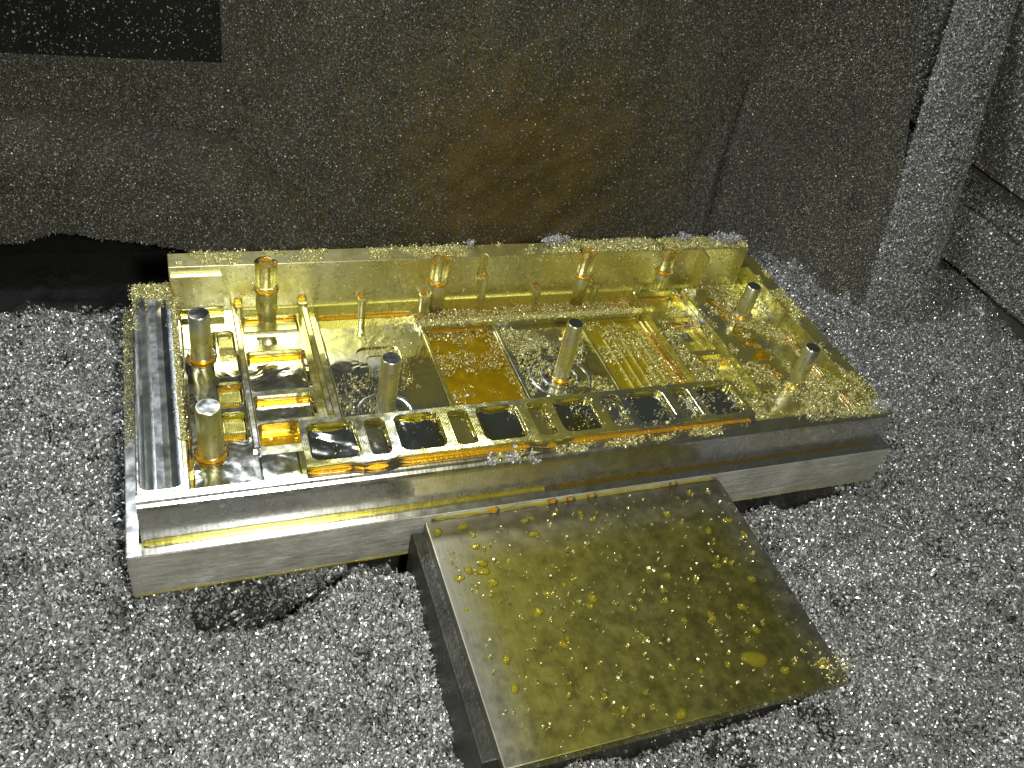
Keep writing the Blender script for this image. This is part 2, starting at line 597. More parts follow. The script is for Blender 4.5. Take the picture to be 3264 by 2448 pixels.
def grid_mesh(name, xs, ys, fn, mat, parent=None):
    X, Y = np.meshgrid(xs, ys, indexing='ij')
    P = fn(X, Y).reshape(-1, 3) * MM
    nx, ny = len(xs), len(ys)
    i = np.arange(nx * ny).reshape(nx, ny)
    F = np.stack([i[:-1, :-1], i[1:, :-1], i[1:, 1:], i[:-1, 1:]], -1).reshape(-1, 4)
    me = bpy.data.meshes.new(name)
    me.from_pydata(P.tolist(), [], F.tolist())
    me.update()
    return link(name, me, mat, parent, True)


# ------------------------------------------------------------------ the setting: chip bed, dark table, rear panels
def ground_h(x, y):
    x = np.asarray(x, float); y = np.asarray(y, float)
    h = -8.0 + 8.0 * VN.fbm(x, y, 60, 3) + 13.0 * VN2.fbm(x, y, 24, 3) - 16.0 * np.abs(VN2.fbm(x + 50, y, 15, 2)) + 2.5
    # pit and trench dug along the block's front edge to give its shadow
    pit = np.exp(-(((x - 30) / 20) ** 2 + ((y - 4) / 12) ** 2) ** 1.2)
    h = h - 20 * pit
    tr = np.exp(-((y - 4) / 5.0) ** 2) * sstep(8, 20, x) * sstep(262, 244, x)
    h = h - 12 * tr
    h = h + 7 * np.exp(-(((x - 60) / 16) ** 2 + ((y + 12) / 10) ** 2))
    # under the block and the plate everything lies lower
    inside = sstep(-2, 8, x) * sstep(254, 244, x) * sstep(2, 12, y) * sstep(106, 96, y)
    h = h - 12 * inside
    # drop behind the left heap
    h = h - 30 * sstep(134, 141, y + 5 * VN.fbm(x, y, 12, 2)) * sstep(286, 264, x)
    # holes in the bed
    for cx, cy, r, d in ((212, -42, 5, 6), (205, -36, 4, 5), (262, -30, 5, 6), (284, -58, 9, 7), (-6, -2, 4, 5), (22, -42, 6, 4), (6, -30, 5, 4), (-20, 70, 5, 4), (60, -45, 7, 4)):
        h = h - d * np.exp(-((x - cx) ** 2 + (y - cy) ** 2) / (r * r))
    h = np.maximum(h, -36.5 + 0.4 * VN.fbm(x, y, 4, 2))
    # banks up towards the right
    h = h + 6 * sstep(290, 360, x)
    return h


def ground_fn(X, Y):
    return np.stack([X, Y, ground_h(X, Y) - 1.0], -1)


g = grid_mesh('ground', np.linspace(-140, 520, 331), np.linspace(-190, 260, 226), ground_fn, M['heap'])
tag(g, 'bed of loose grey metal shavings', 'ground', 'structure')
tb = box('table', -400, 700, -400, 600, -75, -38, M['black'], bevel=0)
tag(tb, 'black oily machine table beneath the shavings', 'table', 'structure')

# points on the bed, denser near the lens
n = 700000
X = rng.uniform(-75, 440, n)
Y = rng.uniform(-125, 175, n)
Z = ground_h(X, Y)
keep = ~((X > 2) & (X < 248) & (Y > np.where(X < 74, 20, 4)) & (Y < 103))
keep &= ~((X > 76) & (X < 174) & (Y > -70) & (Y < 3))
pitm = np.exp(-(((X - 28) / 15) ** 2 + ((Y - 3) / 13) ** 2) ** 1.6)
keep &= rng.random(n) > np.minimum(pitm * 1.3, 0.35)
keep &= ~((X < 268) & (Y > 140) & (rng.random(n) > 0.16))
# what the lens cannot reach
d = np.stack([X, Y, Z], -1) - np.array(CAM_C)
Rm = np.array(CAM_R)
c = d @ Rm.T
u, v = c[:, 0] / c[:, 2] * 29.81, c[:, 1] / c[:, 2] * 29.81
keep &= (c[:, 2] > 0) & (np.abs(u) < 20.5) & (np.abs(v) < 15.5)
trm = np.exp(-((Y - 4) / 6.0) ** 2) * (X > 14) * (X < 245)  # shavings thinned so the dark bed stands in for the block's shadow
keep &= rng.random(n) > 0.95 * trm
X, Y, Z = X[keep], Y[keep], Z[keep]
Z = Z + rng.random(len(X)) ** 2 * 2.2 - 0.4
chips('metal_shavings', np.stack([X, Y, Z], -1), 1.0, 'chip', 'loose curled silver shavings heaped around the block')
pick = rng.random(len(X)) < 0.09
chips('curled_shavings', np.stack([X, Y, Z + 0.9], -1)[pick], 1.35, 'chipbright', 'longer bright wire-like curls lying on top of the shavings heap', curls=WIRES)
print('ground chips', len(X))

# rear panel: y as a function of (x, z)
def panel_y(x, z):
    y = 203.0 + 7.0 * VN.fbm(x, z, 70, 3) + 5.0 * VN2.fbm(x, z, 13, 3)
    # drift of shavings leaning against the lower left
    edge = 25 - 0.8 * np.maximum(x - 44, 0) + 0.15 * (44 - x) + 10 * VN2.fbm(x, z, 22, 2)
    y = y - 15 * sstep(edge + 8, edge - 22, z) * sstep(140, 70, x)
    y = y + 4 * np.exp(-((z - edge - 4) / 3.0) ** 2) * sstep(120, 90, x)
    # build-up toward the right-hand corner
    y = y - 8 * sstep(240, 268, x - 0.12 * (40 - z) + 8 * VN2.fbm(x, z, 20, 2))
    return y


def panel_bottom(x):
    return -10 - 14 * sstep(-10, 60, x) + 4 * np.exp(-((x + 25) / 14.0) ** 2) + 1.5 * VN.fbm(x, x, 10, 2)


def panel_fn(X, T):
    zb = panel_bottom(X) * (X < 60) + -37.5 * (X >= 60)
    Zp = zb + (150 - zb) * T
    return np.stack([X, panel_y(X, Zp), Zp], -1)


bw = grid_mesh('rear_wall', np.linspace(-160, 284, 223), np.linspace(0, 1, 100), panel_fn, M['panel'])
tag(bw, 'brown oily machine panel behind the block', 'panel', 'structure')
rb = box('rear_wall_backing', -160, 300, 222, 240, -40, 149, M['black'], bevel=0)
tag(rb, 'black backing of the rear machine panel', 'panel', 'structure')

rc = box('shadow_board', -170, 41.0, 193, 199, 66.5, 149, M['black'], bevel=1.0)  # black board in place of a shadow across the rear panel
tag(rc, 'black board standing in for the shadow above the grey drift of shavings', 'panel', 'structure')
n = 330000
X = rng.uniform(-75, 284, n)
Z = rng.uniform(-37, 122, n)
zb = np.where(X < 60, panel_bottom(X), -37)
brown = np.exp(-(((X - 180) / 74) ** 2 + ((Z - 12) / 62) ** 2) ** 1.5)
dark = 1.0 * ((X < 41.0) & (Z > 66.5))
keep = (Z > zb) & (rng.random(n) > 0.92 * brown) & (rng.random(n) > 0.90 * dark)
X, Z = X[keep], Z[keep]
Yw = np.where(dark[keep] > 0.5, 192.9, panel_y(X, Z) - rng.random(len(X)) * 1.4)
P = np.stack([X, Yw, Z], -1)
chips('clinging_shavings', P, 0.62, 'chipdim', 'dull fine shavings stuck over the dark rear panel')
print('panel chips', len(X))

# sloping side panel at the right, from the bed up to the rear
A, B_, C_, D_ = (np.array(v, float) for v in ((272, 194, -37), (332, 84, -16), (277, 204, 120), (372, 204, 120)))


def side_fn(S, T):
    S3, T3 = S[..., None], T[..., None]
    P = (A * (1 - S3) + B_ * S3) * (1 - T3) + (C_ * (1 - S3) + D_ * S3) * T3
    w = 5.0 * VN.fbm(S * 110, T * 160, 40, 3) + 3.0 * VN2.fbm(S * 110, T * 160, 11, 3)
    groove = 10 * np.exp(-((S - 0.16 + 0.08 * T) / 0.018) ** 2) * sstep(0.1, 0.25, T)
    hole = 6 * np.exp(-(((S - 0.83) / 0.055) ** 2 + ((T - 0.36) / 0.05) ** 2))
    P = P + np.array((0.45, 0.75, -0.35)) * (w + groove + hole)[..., None]
    return P


sw = grid_mesh('side_wall', np.linspace(0, 1, 200), np.linspace(0, 1, 140), side_fn, M['greypanel'])
tag(sw, 'slanting grey machine panel caked in fine shavings', 'panel', 'structure')
n = 150000
S, T = rng.random(n), rng.random(n)
P = side_fn(S, T) + np.array((-0.5, -0.8, 0.4)) * (rng.random((n, 1)) * 1.3)
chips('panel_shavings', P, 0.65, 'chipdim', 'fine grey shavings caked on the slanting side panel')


# leaning post
def rod_points(a, b2, rad, n, side=1.0):
    a, b2 = np.array(a, float), np.array(b2, float)
    t = rng.random(n)
    ang = rng.random(n) * 2 * math.pi
    dd = (b2 - a) / np.linalg.norm(b2 - a)
    u = np.cross(dd, (0, 0, 1.0)); u /= np.linalg.norm(u)
    w = np.cross(u, dd)
    r = rad + rng.random(n) * 1.2 + 1.2 * VN.fbm(t * 60, ang * 3, 8, 2)
    return a + (b2 - a) * t[:, None] + (np.cos(ang) * r)[:, None] * u + (np.sin(ang) * r)[:, None] * w


pa, pb = (329, 82, -24), (399, 190, 132)
pk = Pack()
pk.seg(pa, pb, 12.5, 20, 0.12, 6.0)
post = pk.build('machine_post', M['greypanel'])
tag(post, 'leaning round post crusted with grey shavings at the panel edge', 'post')
chips('post_shavings', rod_points(pa, pb, 12.5, 48000), 0.8, 'chip', 'fine shavings crusting the leaning post', parent=post)

# stepped covers at the far right
st = box('way_cover', 380, 520, 20, 240, 14, 40, M['greypanel'], bevel=2.0)
tag(st, 'lower stepped cover plate buried in shavings beside the post', 'cover plate')
st2 = box('way_cover', 402, 560, 40, 260, 50, 150, M['greypanel'], bevel=2.0)
tag(st2, 'upper stepped cover plate buried in shavings beside the post', 'cover plate')
under = box('cover_riser', 414, 540, 44, 240, 30, 60, M['greypanel'], st2, bevel=0)
under2 = box('cover_riser', 394, 520, 24, 240, -40, 20, M['greypanel'], st, bevel=0)


def slab_points(x0, x1, y0, y1, zb, zt, n):
    k = rng.random(n)
    X = rng.uniform(x0, x1, n); Y = rng.uniform(y0, y1, n)
    Z = zt + 1.5 + 3.0 * VN.fbm(X, Y, 14, 2) + rng.random(n)
    f = k < 0.6
    X = np.where(f, x0 - rng.random(n) * 1.6, X)
    Z = np.where(f, rng.uniform(zb, zt + 1, n), Z)
    return np.stack([X, Y, Z], -1)


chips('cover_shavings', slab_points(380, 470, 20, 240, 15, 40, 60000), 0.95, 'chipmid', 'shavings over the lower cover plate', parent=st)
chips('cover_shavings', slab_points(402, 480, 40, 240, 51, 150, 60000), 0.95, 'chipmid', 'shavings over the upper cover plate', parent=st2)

# ------------------------------------------------------------------ the workpiece
blk = bpy.data.objects.new('machined_block', None)
COL.objects.link(blk)
tag(blk, 'half-machined aluminium block with pockets and pins, wet with yellow coolant', 'machined block')

stock = prism('stock_base', rrect(0, 250, 0, 106, 0.8, 3), 0, 16.2, M['sawn'], blk, bevel=0.25)
stock['label'] = 'rough band-sawn lower slab of the block'

box('milled_step', 0.15, 249.85, 0.15, 105.8, 15.0, 16.35, M['trough'], blk, bevel=0.1)

# front wall: face, scalloped round-over and ledge as one extrusion along x
prof = [(3.9, 16.0), (3.9, 28.0), (4.05, 28.9), (4.5, 29.7), (5.2, 30.3), (6.0, 30.5), (8.2, 30.5), (8.2, 16.0)]
bm = bmesh.new()
xs = [3.9, 246.1]
rows = [[bm.verts.new((x * MM, y * MM, z * MM)) for y, z in prof] for x in xs]
for k in range(len(prof)):
    j = (k + 1) % len(prof)
    bm.faces.new((rows[0][k], rows[1][k], rows[1][j], rows[0][j]))
bm.faces.new(rows[0]); bm.faces.new(list(reversed(rows[1])))
bmesh.ops.recalc_face_normals(bm, faces=bm.faces)
me = bpy.data.meshes.new('face_wall'); bm.to_mesh(me); bm.free()
link('face_wall', me, M['face'], blk)

# left rim with its long trough
prism('trough_rim', rrect(3.9, 16.6, 8.2, 97.5, 0.6, 3), 16.0, 30.5, M['wall'], blk, holes=[rrect(4.7, 15.2, 9.7, 90.0, 2.5, 6)], bevel=0.25)
bm = bmesh.new()
FAC = [(4.7, 0.3), (5.9, -1.5), (7.6, -1.25), (8.5, -2.0), (10.5, -1.85), (12.2, -2.3), (13.8, -1.5), (15.2, 0.3)]
rowsv = []
for y in np.linspace(9.6, 90.6, 24):
    rowsv.append([bm.verts.new((x * MM, y * MM, (26.2 + 0.035 * (y - 10) + 0.00054 * (y - 10) ** 2 + dz) * MM)) for x, dz in FAC])
for a, b2 in zip(rowsv, rowsv[1:]):
    for k in range(len(FAC) - 1):
        bm.faces.new((a[k], a[k + 1], b2[k + 1], b2[k]))
me = bpy.data.meshes.new('trough'); bm.to_mesh(me); bm.free()
link('trough', me, M['trough'], blk)

# right wall, rear wall
prism('end_wall', rrect(239.5, 246.1, 8.2, 101.8, 3.0, 5), 16.0, 30.5, M['wall'], blk, bevel=0.4)
box('corner_ledge', 236.0, 239.5, 93.8, 101.8, 16.0, 30.4, M['wall'], blk, bevel=0.2)
notches = [(45.5, 3.6), (105.5, 3.3), (121.5, 1.7), (163.5, 3.2), (199.5, 3.2)]
poly = [(15.5, 101.9), (15.5, 94.0)]
for x, r in notches:
    for k in range(13):
        t = math.pi * k / 12
        poly.append((x - r * math.cos(t), 94.0 + 1.25 * r * math.sin(t)))
poly += [(236.0, 94.0), (236.0, 101.9)]
prism('boss_wall', poly, 30.0, 40.0, M['back'], blk, bevel=0.2)
box('boss_wall_base', 15.5, 236.0, 94.05, 101.85, 16.0, 30.1, M['back'], blk, bevel=0)
box('scalloped_foot', 36.5, 216.0, 93.0, 94.2, 16.0, 22.3, M['foot'], blk, bevel=0.2)
lefthead = box('corner_pad', 15.7, 31.6, 92.2, 94.2, 26.0, 37.4, M['back'], blk, bevel=0.3)
for x, r in notches:
    if r > 2:
        lathe('screw_boss', [(r, 16.0), (r, 29.4), (r - 0.4, 29.9)], M['pin'], blk, 28, x, 94.4)
for x, w, zt, dep in ((36.2, 2.6, 25.0, 3.0), (57.3, 3.2, 25.4, 3.6), (78.0, 3.0, 25.2, 3.0), (100.8, 4.2, 25.6, 3.6), (122.5, 3.0, 32.4, 3.0), (144.6, 3.6, 26.0, 3.4), (169.2, 3.0, 26.8, 3.4), (187.8, 3.6, 26.2, 3.4)):
    prism('wall_rib', rrect(x - w / 2, x + w / 2, 94.0 - dep, 94.6, w * 0.42, 4), 16.0, zt, M['back'], blk, bevel=0.3)
prism('wall_rib', [(212.6, 94.5), (213.4, 88.5), (214.6, 88.5), (215.6, 94.5)], 16.0, 39.6, M['back'], blk, bevel=0.2)

# left platform with three cells
prism('pin_platform', rrect(16.5, 35.4, 8.1, 94.1, 0, 1), 16.0, 22.0, M['floor'], blk,
      holes=[rrect(26.4, 33.3, 60.2, 82.6, 1.6), rrect(26.3, 33.4, 46.2, 57.6, 1.4), rrect(26.5, 33.2, 30.5, 44.4, 1.4)], bevel=0.3)
for a, b2 in ((60.2, 82.6), (46.2, 57.6), (30.5, 44.4)):
    box('cell_floor', 26.0, 33.8, a - 0.4, b2 + 0.4, 15.5, 17.2, M['floor'], blk, bevel=0)
box('cell_step', 26.45, 33.25, 51.0, 57.4, 17.0, 19.4, M['foot'], blk, bevel=0.6)
box('cell_step', 26.55, 33.15, 37.8, 44.2, 17.0, 19.4, M['foot'], blk, bevel=0.6)
box('cell_step', 28.6, 33.2, 76.0, 82.4, 17.0, 20.2, M['foot'], blk, bevel=0.6)
# ladder of compartments
prism('ladder_frame', rrect(35.45, 61.4, 26.2, 93.0, 0, 1), 16.0, 20.0, M['wall'], blk,
      holes=[rrect(36.9, 55.0, 76.6, 92.4, 1.2), rrect(36.6, 55.0, 54.4, 73.6, 1.2), rrect(36.6, 54.6, 41.2, 52.4, 1.2), rrect(36.6, 50.0, 30.6, 39.8, 1.2)], bevel=0.3)
for a, b2 in ((76.6, 92.4), (54.4, 73.6), (41.2, 52.4), (30.6, 39.8)):
    box('compartment_floor', 36.2, 55.4, a - 0.4, b2 + 0.4, 15.6, 16.9, M['floor'], blk, bevel=0)
box('compartment_step', 36.95, 54.95, 86.0, 92.3, 16.8, 18.2, M['back'], blk, bevel=0.4)
box('divider_wall', 56.4, 58.6, 36.4, 92.9, 19.5, 24.6, M['wall'], blk, bevel=0.5)
box('divider_wall', 34.0, 36.0, 27.0, 92.9, 19.5, 23.4, M['wall'], blk, bevel=0.4)

# central floor panels, low ribs, rings and grooves
prism('floor_panel', rrect(61.5, 97.2, 26.0, 92.9, 0, 1), 15.8, 17.2, M['floor'], blk, holes=[rrect(72.5, 87.0, 55.5, 75.0, 3.0, 6)], bevel=0.2)
fp = prism('recess_ring', rrect(72.2, 87.3, 55.2, 75.3, 3.2, 6), 15.6, 16.6, M['floor'], blk, holes=[rrect(75.4, 84.0, 60.0, 71.0, 2.0, 6)], bevel=0.2)
box('recess_floor', 75.0, 84.4, 59.6, 71.4, 14.5, 16.25, M['pocket'], blk, bevel=0)
box('floor_panel', 98.6, 124.6, 26.0, 81.6, 15.8, 16.5, M['wetfloor'], blk, bevel=0)
box('floor_panel', 126.2, 158.6, 26.0, 81.6, 15.8, 17.2, M['floor'], blk, bevel=0.15)
box('floor_panel', 160.0, 185.4, 26.0, 81.6, 15.8, 16.6, M['wetfloor'], blk, bevel=0)
box('floor_panel', 97.2, 186.0, 85.0, 93.0, 15.8, 16.7, M['wetfloor'], blk, bevel=0)
for x in (97.3, 124.7, 158.7):
    box('low_rib', x, x + 1.4, 26.1, 81.7, 15.9, 18.0, M['wall'], blk, bevel=0.25)
box('low_rib', 97.2, 186.2, 81.7, 84.9, 15.9, 19.6, M['wall'], blk, bevel=0.3)
for k in range(5):
    box('floor_ridge', 165.0 + 3.6 * k, 165.9 + 3.6 * k, 40.0 + 1.2 * k, 70.0 - 1.5 * (k % 2), 16.4, 17.3, M['foot'], blk, bevel=0.3)
for cx, cy, rr in ((140.5, 51.8, 11.5), (140.5, 51.8, 7.2), (76.0, 42.0, 9.5)):
    prism('turned_ring', circle(cx, cy, rr, 48), 16.0, 17.6, M['trough'], blk, holes=[circle(cx, cy, rr - 1.5, 48)], bevel=0.45)

# pocket frame: six square pockets with slots between
outer = [(46, 8.8), (58.5, 8.8), (61.0, 8.0), (68.5, 8.0), (71.0, 8.8), (111.5, 8.8), (114.0, 8.0), (120.0, 8.0), (122.2, 8.8), (189.8, 8.8), (189.8, 24.5), (188.3, 26.2), (46, 26.2)]
sq = [(48.2, 60.8), (73.0, 85.6), (97.9, 110.4), (123.0, 135.8), (148.6, 161.2), (174.4, 187.8)]
sl = [(63.4, 70.2), (88.2, 95.5), (113.6, 120.8), (138.6, 146.2), (164.4, 171.6)]
holes = [rrect(a - 0.4, b2 + 0.4, 10.4, 24.7, 2.4, 7) for a, b2 in sq] + [rrect(a + 0.5, b2 - 0.5, 10.2, 24.4, 1.6) for i, (a, b2) in enumerate(sl)]
prism('pocket_frame', outer, 16.0, 33.2, M['frame'], blk, holes=holes, bevel=0.3)
for a, b2 in sq:
    box('pocket_floor', a - 0.6, b2 + 0.6, 10.2, 24.9, 27.0, 31.5, M['pocket'], blk, bevel=0)
for a, b2 in sl:
    box('slot_floor', a - 0.3, b2 + 0.3, 9.9, 24.6, 26.0, 31.2, M['floor'], blk, bevel=0)
box('frame_step', 40.0, 190.2, 8.1, 9.3, 16.0, 30.2, M['wall'], blk, bevel=0.2)

# right-hand plateau with cells, long partition and strip
prism('plateau', [(186.1, 26.3), (206.0, 26.3), (206.0, 93.0), (186.1, 93.0)], 16.0, 22.6, M['wall'], blk,
      holes=[rrect(190.0, 204.0, 53.4, 73.4, 1.0), rrect(192.4, 205.0, 36.0, 50.6, 1.0), rrect(188.0, 205.0, 78.0, 91.0, 1.2)], bevel=0.3)
box('cell_floor', 189.6, 205.4, 35.6, 91.4, 15.6, 18.4, M['wetfloor'], blk, bevel=0)
box('cell_step', 190.2, 199.0, 60.5, 66.5, 18.2, 21.0, M['wall'], blk, bevel=0.4)
box('cell_step', 192.6, 200.5, 42.5, 45.6, 18.2, 21.0, M['wall'], blk, bevel=0.4)
box('partition', 206.1, 213.6, 27.0, 88.0, 16.0, 25.4, M['wall'], blk, bevel=0.4)
prism('pin_strip', rrect(213.7, 239.4, 26.8, 94.0, 0, 1), 16.0, 22.0, M['wall'], blk,
      holes=[rrect(215.6, 225.0, 61.5, 84.0, 1.2), rrect(215.6, 225.0, 46.0, 59.5, 1.2), rrect(215.6, 224.0, 35.5, 44.0, 1.2)], bevel=0.3)
box('cell_floor', 215.0, 225.6, 35.0, 84.5, 15.6, 17.6, M['wetfloor'], blk, bevel=0)
prism('cell_gusset', [(217, 63), (224, 70), (217.6, 72)], 17.4, 21.4, M['wall'], blk, bevel=0.5)
prism('cell_gusset', [(217, 48), (224, 53), (218, 57)], 17.4, 21.4, M['wall'], blk, bevel=0.5)
box('corner_floor', 189.9, 239.4, 8.1, 26.7, 16.0, 24.0, M['wall'], blk, bevel=0.3)
box('corner_step', 35.5, 46.0, 8.1, 26.1, 16.0, 21.4, M['floor'], blk, bevel=0.3)

# standing pins
PINS = [(23.1, 70.5, 22, 39.2, 3.2), (22.8, 28.2, 22, 40.0, 3.3), (75.5, 41.2, 17, 41.0, 3.0), (140.5, 51.8, 17, 41.0, 2.8), (227.5, 73.2, 21.8, 36.2, 2.9), (225.5, 31.5, 21.8, 39.4, 2.8)]
for x, y, z0, z1, r in PINS:
    p = lathe('pin', [(r + 1.2, z0 - 1), (r + 1.1, z0 + 0.25), (r + 0.25, z0 + 0.7), (r, z0 + 1.6), (r, z1 - 0.3), (r - 0.25, z1)], M['pin'], blk, 36, x, y)
    lathe('pin_end', [(r - 0.3, z1 - 0.1), (r - 0.35, z1 + 0.05)], M['pintop'], p, 28, x, y)

# ------------------------------------------------------------------ coolant
pools = [
    ('orange coolant standing in the pocket left of the ringed pin', rrect(98.8, 124.5, 26.5, 81.5, 0.8), 17.0, 'amber'),
    ('yellow coolant lying over the ridged pocket floor', rrect(160.2, 185.2, 26.5, 81.5, 0.8), 16.95, 'yellow'),
    ('thin coolant pooled in the narrow channel below the rear wall', rrect(97.4, 185.8, 85.1, 92.9, 0.4), 17.3, 'orange'),
    ('coolant filling the cells beside the long partition', rrect(215.8, 224.8, 36.0, 83.6, 1.0), 18.4, 'orange'),
    ('coolant puddle in the lowest compartment of the ladder', rrect(36.8, 49.8, 30.8, 39.6, 1.0), 17.6, 'orange'),
]
for lab, poly, z, mt in pools:
    me2 = bpy.data.meshes.new('coolant_pool')
    me2.from_pydata([(x * MM, y * MM, z * MM) for x, y in poly], [], [tuple(range(len(poly)))])
    o = link('coolant_pool', me2, M[mt])
    tag(o, lab, 'coolant')

Yp, Op = Pack(), Pack()
for x, y, z0, z1, r in PINS:
    Op.loop(circle(x, y, r + 0.7, 20), z0 + 0.6, 0.75)
for x, r in notches:
    if r > 2:
        arc = [(x - (r - .2) * math.cos(math.pi * k / 10), 94.2 - (r - .2) * math.sin(math.pi * k / 10), 30.4) for k in range(11)]
        Op.add(*tube_data(arc, 0.9, 8, 0.3))
        arc = [(x - (r - .3) * math.cos(math.pi * k / 10), 94.2 + 1.2 * (r - .4) * math.sin(math.pi * k / 10), 39.3) for k in range(11)]
        Op.add(*tube_data(arc, 1.0, 8, 0.3))
for x, zt in ((57.3, 25.6), (78.0, 25.4), (100.8, 25.8), (122.5, 32.6), (144.6, 26.2), (169.2, 27.0), (187.8, 26.4), (36.2, 25.2)):
    Op.add(*tube_data([(x - 1.2, 93.6, zt), (x, 93.3, zt + 0.3), (x + 1.2, 93.6, zt)], 0.75, 8, 0.4))
# fillets along inner corners
for a, b2 in (((37, 92.3, 18.2), (55, 92.3, 18.2)), ((36.9, 76.9, 17.3), (55, 76.9, 17.3)), ((36.7, 73.3, 17.3), (55, 73.3, 17.3)), ((36.7, 54.7, 17.3), (54.6, 54.7, 17.3)),
              ((36.7, 52.1, 17.3), (54.6, 52.1, 17.3)), ((54.8, 54.8, 17.3), (54.8, 73.2, 17.3)), ((54.4, 41.4, 17.3), (54.4, 52.1, 17.3)),
              ((26.6, 57.3, 19.6), (33.2, 57.3, 19.6)), ((26.6, 51.0, 17.5), (33.2, 51.0, 17.5)), ((26.7, 44.1, 19.6), (33.0, 44.1, 19.6)), ((26.7, 37.9, 17.5), (33.0, 37.9, 17.5)),
              ((62.0, 92.7, 17.5), (97.0, 92.7, 17.5)), ((61.8, 28, 17.5), (61.8, 92.0, 17.5)), ((99, 81.3, 17.0), (124, 81.3, 17.0)), ((124.3, 28, 17.0), (124.3, 81, 17.0)),
              ((160.5, 81.3, 17.0), (185, 81.3, 17.0)), ((185.0, 30, 17.0), (185.0, 81, 17.0)), ((17.2, 10, 22.3), (17.2, 93, 22.3)),
              ((16.5, 93.7, 22.6), (31.5, 93.7, 22.6)), ((190.4, 72.9, 18.8), (203.6, 72.9, 18.8)), ((203.5, 54, 18.8), (203.5, 73, 18.8)), ((188.4, 90.6, 18.9), (204.6, 90.6, 18.9)), ((192.8, 50.2, 18.8), (204.6, 50.2, 18.8)),
              ((238.9, 30, 22.3), (238.9, 62, 22.3)), ((238.0, 10, 24.3), (238.0, 24, 24.3))):
    (Op if rng.random() < 0.7 else Yp).seg(a, b2, 0.9, 8, 0.5)
for (a, b2) in sq:
    Yp.loop(rrect(a - 0.15, b2 + 0.15, 10.65, 24.45, 2.3, 7), 31.7, 0.45, 6)
    Yp.seg((a + 1.4, 24.5, 32.4), (b2 - 1.4, 24.5, 32.4), 0.6)
for a, b2 in sl:
    Yp.seg((b2 - 0.7, 11, 31.5), (b2 - 0.7, 23.5, 31.5), 0.7)
    Yp.seg((a + 1.0, 24.1, 31.8), (b2 - 1.0, 24.1, 31.8), 0.8)
for p, q in zip(outer[:10], outer[1:10]):
    Op.seg((p[0], p[1] - 0.3, 31.0), (q[0], q[1] - 0.3, 31.0), 1.0)
# along the step between milled face and sawn slab, the slab's lower edge, and the plate's rear edge
Yp.seg((4.2, 3.7, 16.6), (120, 3.7, 16.6), 0.9, 8, 0.2)
Bp = Pack()
Bp.seg((116, 3.5, 16.55), (246, 3.5, 16.55), 0.85, 8, 0.3)
bo = Bp.build('coolant_film', M['brownish'])
tag(bo, 'brownish coolant line along the step of the front face', 'coolant', 'stuff')
Yp.seg((0.8, 0.2, 0.1), (249, 0.2, 0.1), 0.55, 8, 0.3)
Yp.seg((80, 0.1, 14.3), (177, -0.1, 14.3), 0.7, 8, 0.5)
Yp.seg((3.6, 4.0, 16.5), (3.6, 96, 16.5), 0.45, 8, 0.4)
for x in (118, 124, 131, 99, 160):
    V, F = tube_data([(x - 1.4, -0.1, 14.6), (x, -0.3, 15.0), (x + 1.4, -0.1, 14.6)], 1.0, 8, 0.5)
    Op.add(V, F)
oy = Yp.build('coolant_film', M['yellow'])
tag(oy, 'yellow coolant clinging along edges and ledges of the block', 'coolant', 'stuff')
oo = Op.build('coolant_film', M['orange'])
tag(oo, 'amber coolant gathered in corners and around the pins', 'coolant', 'stuff')

# ------------------------------------------------------------------ shavings on the workpiece
def scatter(x0, x1, y0, y1, z, n, thick=0.8, thr=None, s=9):
    X, Y = rng.uniform(x0, x1, n), rng.uniform(y0, y1, n)
    Z = z + rng.random(n) ** 2 * thick
    P = np.stack([X, Y, Z], -1)
    if thr is not None:
        P = P[VN.fbm(X, Y, s, 3) > thr]
    return P


L = [scatter(16, 236, 95, 101.8, 40.1, 5200, 0.7, -0.05, 7), scatter(150, 236, 94.5, 101.8, 40.2, 4500, 1.2, -0.1),
     scatter(4.1, 5.3, 50, 97, 30.6, 220, 0.3, -0.02), scatter(4.2, 16, 90.5, 97.4, 30.6, 1500, 1.2), scatter(15.3, 16.5, 26, 97, 30.6, 900, 0.5),
     scatter(0.2, 3.6, 40, 104, 16.4, 700, 0.5), scatter(216, 239, 27, 93, 22.1, 4000, 0.9, -0.03), scatter(190, 239, 8.5, 26.5, 24.1, 4600, 1.0, -0.05),
     scatter(186.5, 206, 27, 93, 22.7, 1800, 0.6, 0.03), scatter(206.5, 213.4, 28, 88, 25.5, 700, 0.5, 0.05), scatter(97, 186, 81.8, 84.8, 19.7, 1500, 0.6),
     scatter(99, 125, 27, 81, 17.0, 2600, 0.5, 0.0), scatter(126.5, 158, 27, 81, 17.3, 3000, 0.6, 0.03, 14), scatter(160, 185, 27, 81, 17.0, 2800, 0.5, 0.0), scatter(62, 97, 27, 92, 17.3, 1500, 0.4, 0.06, 14),
     scatter(97, 186, 85, 93, 17.3, 2600, 1.0, -0.1), scatter(100, 246, 4.6, 9, 30.5, 2200, 0.9, 0.0, 6), scatter(120, 190, 9, 26, 33.3, 450, 0.4, 0.08, 5), scatter(46, 120, 9, 26, 33.3, 120, 0.3, 0.06, 5),
     scatter(120, 188, 10.5, 24, 31.6, 350, 0.4, 0.08, 5), scatter(239, 246, 20, 101, 30.6, 1800, 0.5, 0.02), scatter(210, 246, 4.4, 24, 30.6, 1000, 1.0)]
chips('oily_shavings', np.concatenate([np.concatenate(L)] + [np.concatenate(L) + rng.normal(size=(sum(len(q) for q in L), 3)) * (0.7, 0.7, 0.0)]), 0.42, 'chipyel', 'fine oily yellow shavings sprinkled over the block')
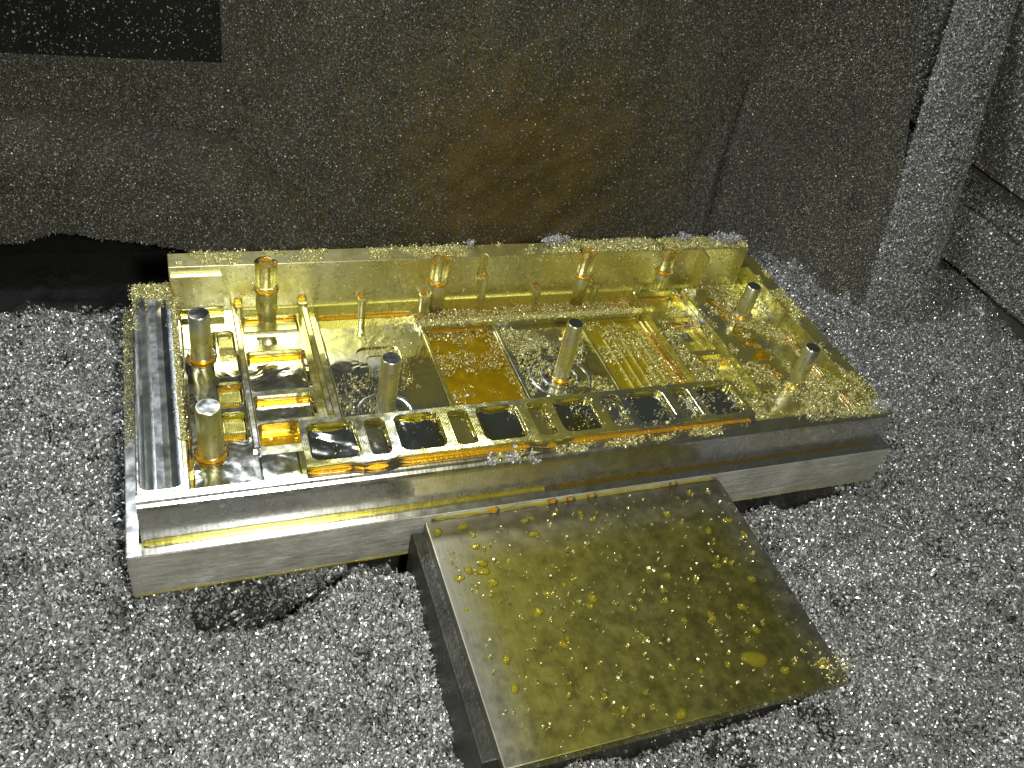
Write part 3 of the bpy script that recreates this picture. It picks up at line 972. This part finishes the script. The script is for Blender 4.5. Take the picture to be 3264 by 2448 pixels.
# speckled rear wall face
nn = 3200
Xs, Zs = rng.uniform(16, 236, nn), rng.uniform(20, 40, nn)
chips('wall_specks', np.stack([Xs, np.full(nn, 93.8), Zs], -1), 0.36, 'chipyel', 'specks of shavings stuck to the inner rear wall', grow=(0.5, 1.2))
# small silver tufts left on the rear corner
T = []
for cx, cy, cz, r, k in ((152, 101, 41, 5, 300), (228, 99, 40.8, 7, 700), (208, 101, 41, 3, 120), (243, 7, 31.0, 4, 200), (118, 101, 40.6, 2, 60), (104, 5.2, 30.8, 2, 50), (97, 4.6, 30.4, 1.6, 40), (110, 4.2, 30.2, 1.5, 30)):
    q = rng.normal(size=(k, 3)) * np.array((r * 0.5, 1.2, 0.9)) + (cx, cy, cz)
    q[:, 2] = np.abs(q[:, 2] - cz) + cz
    T.append(q)
chips('silver_tufts', np.concatenate(T), 0.75, 'chip', 'small tufts of bright shavings on the block edges')

# ------------------------------------------------------------------ clamp plate in front
fx = box('clamp_block', 74.5, 172.5, -69.5, -1.0, -40, 10.4, M['dark'], bevel=0.5)
tag(fx, 'dark steel clamp body beneath the coolant-covered plate', 'clamp body')
foot = box('foot_ledge', 140, 182, -84, -69.6, -42, -6, M['dark'], fx, bevel=0.6)
pl = prism('clamp_plate', rrect(78.2, 177.6, -73.6, -0.4, 0.6, 3), 10.5, 14.0, M['plate'], bevel=0.35)
tag(pl, 'flat steel plate with a yellow coolant film and scattered shavings', 'plate')
sup = box('fixture_base', 60, 200, 12, 96, -40, -0.05, M['dark'], bevel=0)
tag(sup, 'dark fixture carrying the machined block', 'fixture')

L = []
for k in range(130):
    cx, cy = rng.uniform(80, 176), rng.uniform(-72, -3)
    q = rng.normal(size=(int(rng.integers(1, 6)), 3)) * np.array((0.5, 0.5, 0.15)) + (cx, cy, 14.5)
    L.append(q)
L.append(np.stack([rng.uniform(79, 177, 420), rng.uniform(-73, -1, 420), np.full(420, 14.2)], -1))
L.append(rng.normal(size=(140, 3)) * np.array((3, 2, 0.8)) + (175, -70, 14.5))
chips('plate_shavings', np.concatenate(L), 0.62, 'chipyel', 'stray shavings stuck in the film on the plate', grow=(0.4, 1.5))
Dp = Pack()


def dome(cx, cy, z, r, h):
    V, F, n, k = [], [], 14, 5
    el = rng.uniform(0.8, 1.25)
    for i in range(k):
        t = i / k * math.pi / 2
        for q in range(n):
            a = 2 * math.pi * q / n
            w = 1 + 0.18 * math.sin(2 * a + cx) + 0.08 * math.sin(3 * a + cy)
            V.append((cx + r * w * el * math.cos(t) * math.cos(a), cy + r * w / el * math.cos(t) * math.sin(a), z + h * math.sin(t)))
    V.append((cx, cy, z + h))
    for i in range(k - 1):
        for q in range(n):
            F.append((i * n + q, i * n + (q + 1) % n, (i + 1) * n + (q + 1) % n, (i + 1) * n + q))
    for q in range(n):
        F.append(((k - 1) * n + q, (k - 1) * n + (q + 1) % n, k * n))
    return V, F


for q in L[:-2]:
    if rng.random() < 0.9:
        cx, cy, _ = q.mean(0)
        r = rng.uniform(0.45, 0.85) if rng.random() < 0.65 else rng.uniform(0.9, 1.6)
        Dp.add(*dome(cx, cy, 13.98, r, 0.5 * r))
Dp.add(*dome(154, -62, 13.98, 3.0, 1.0))
dr = Dp.build('coolant_drops', M['drop'])
tag(dr, 'small coolant drops standing on the steel plate', 'coolant', 'stuff')
chips('ledge_shavings', np.stack([rng.uniform(140, 182, 900), rng.uniform(-84, -70, 900), np.full(900, -5.6)], -1), 1.0, 'chip', 'shavings lying on the foot ledge', parent=fx)
chips('body_shavings', np.stack([rng.uniform(100, 172, 160), np.full(160, -69.9), rng.uniform(-30, 9, 160)], -1), 0.9, 'chipdim', 'shavings stuck to the clamp body', parent=fx)
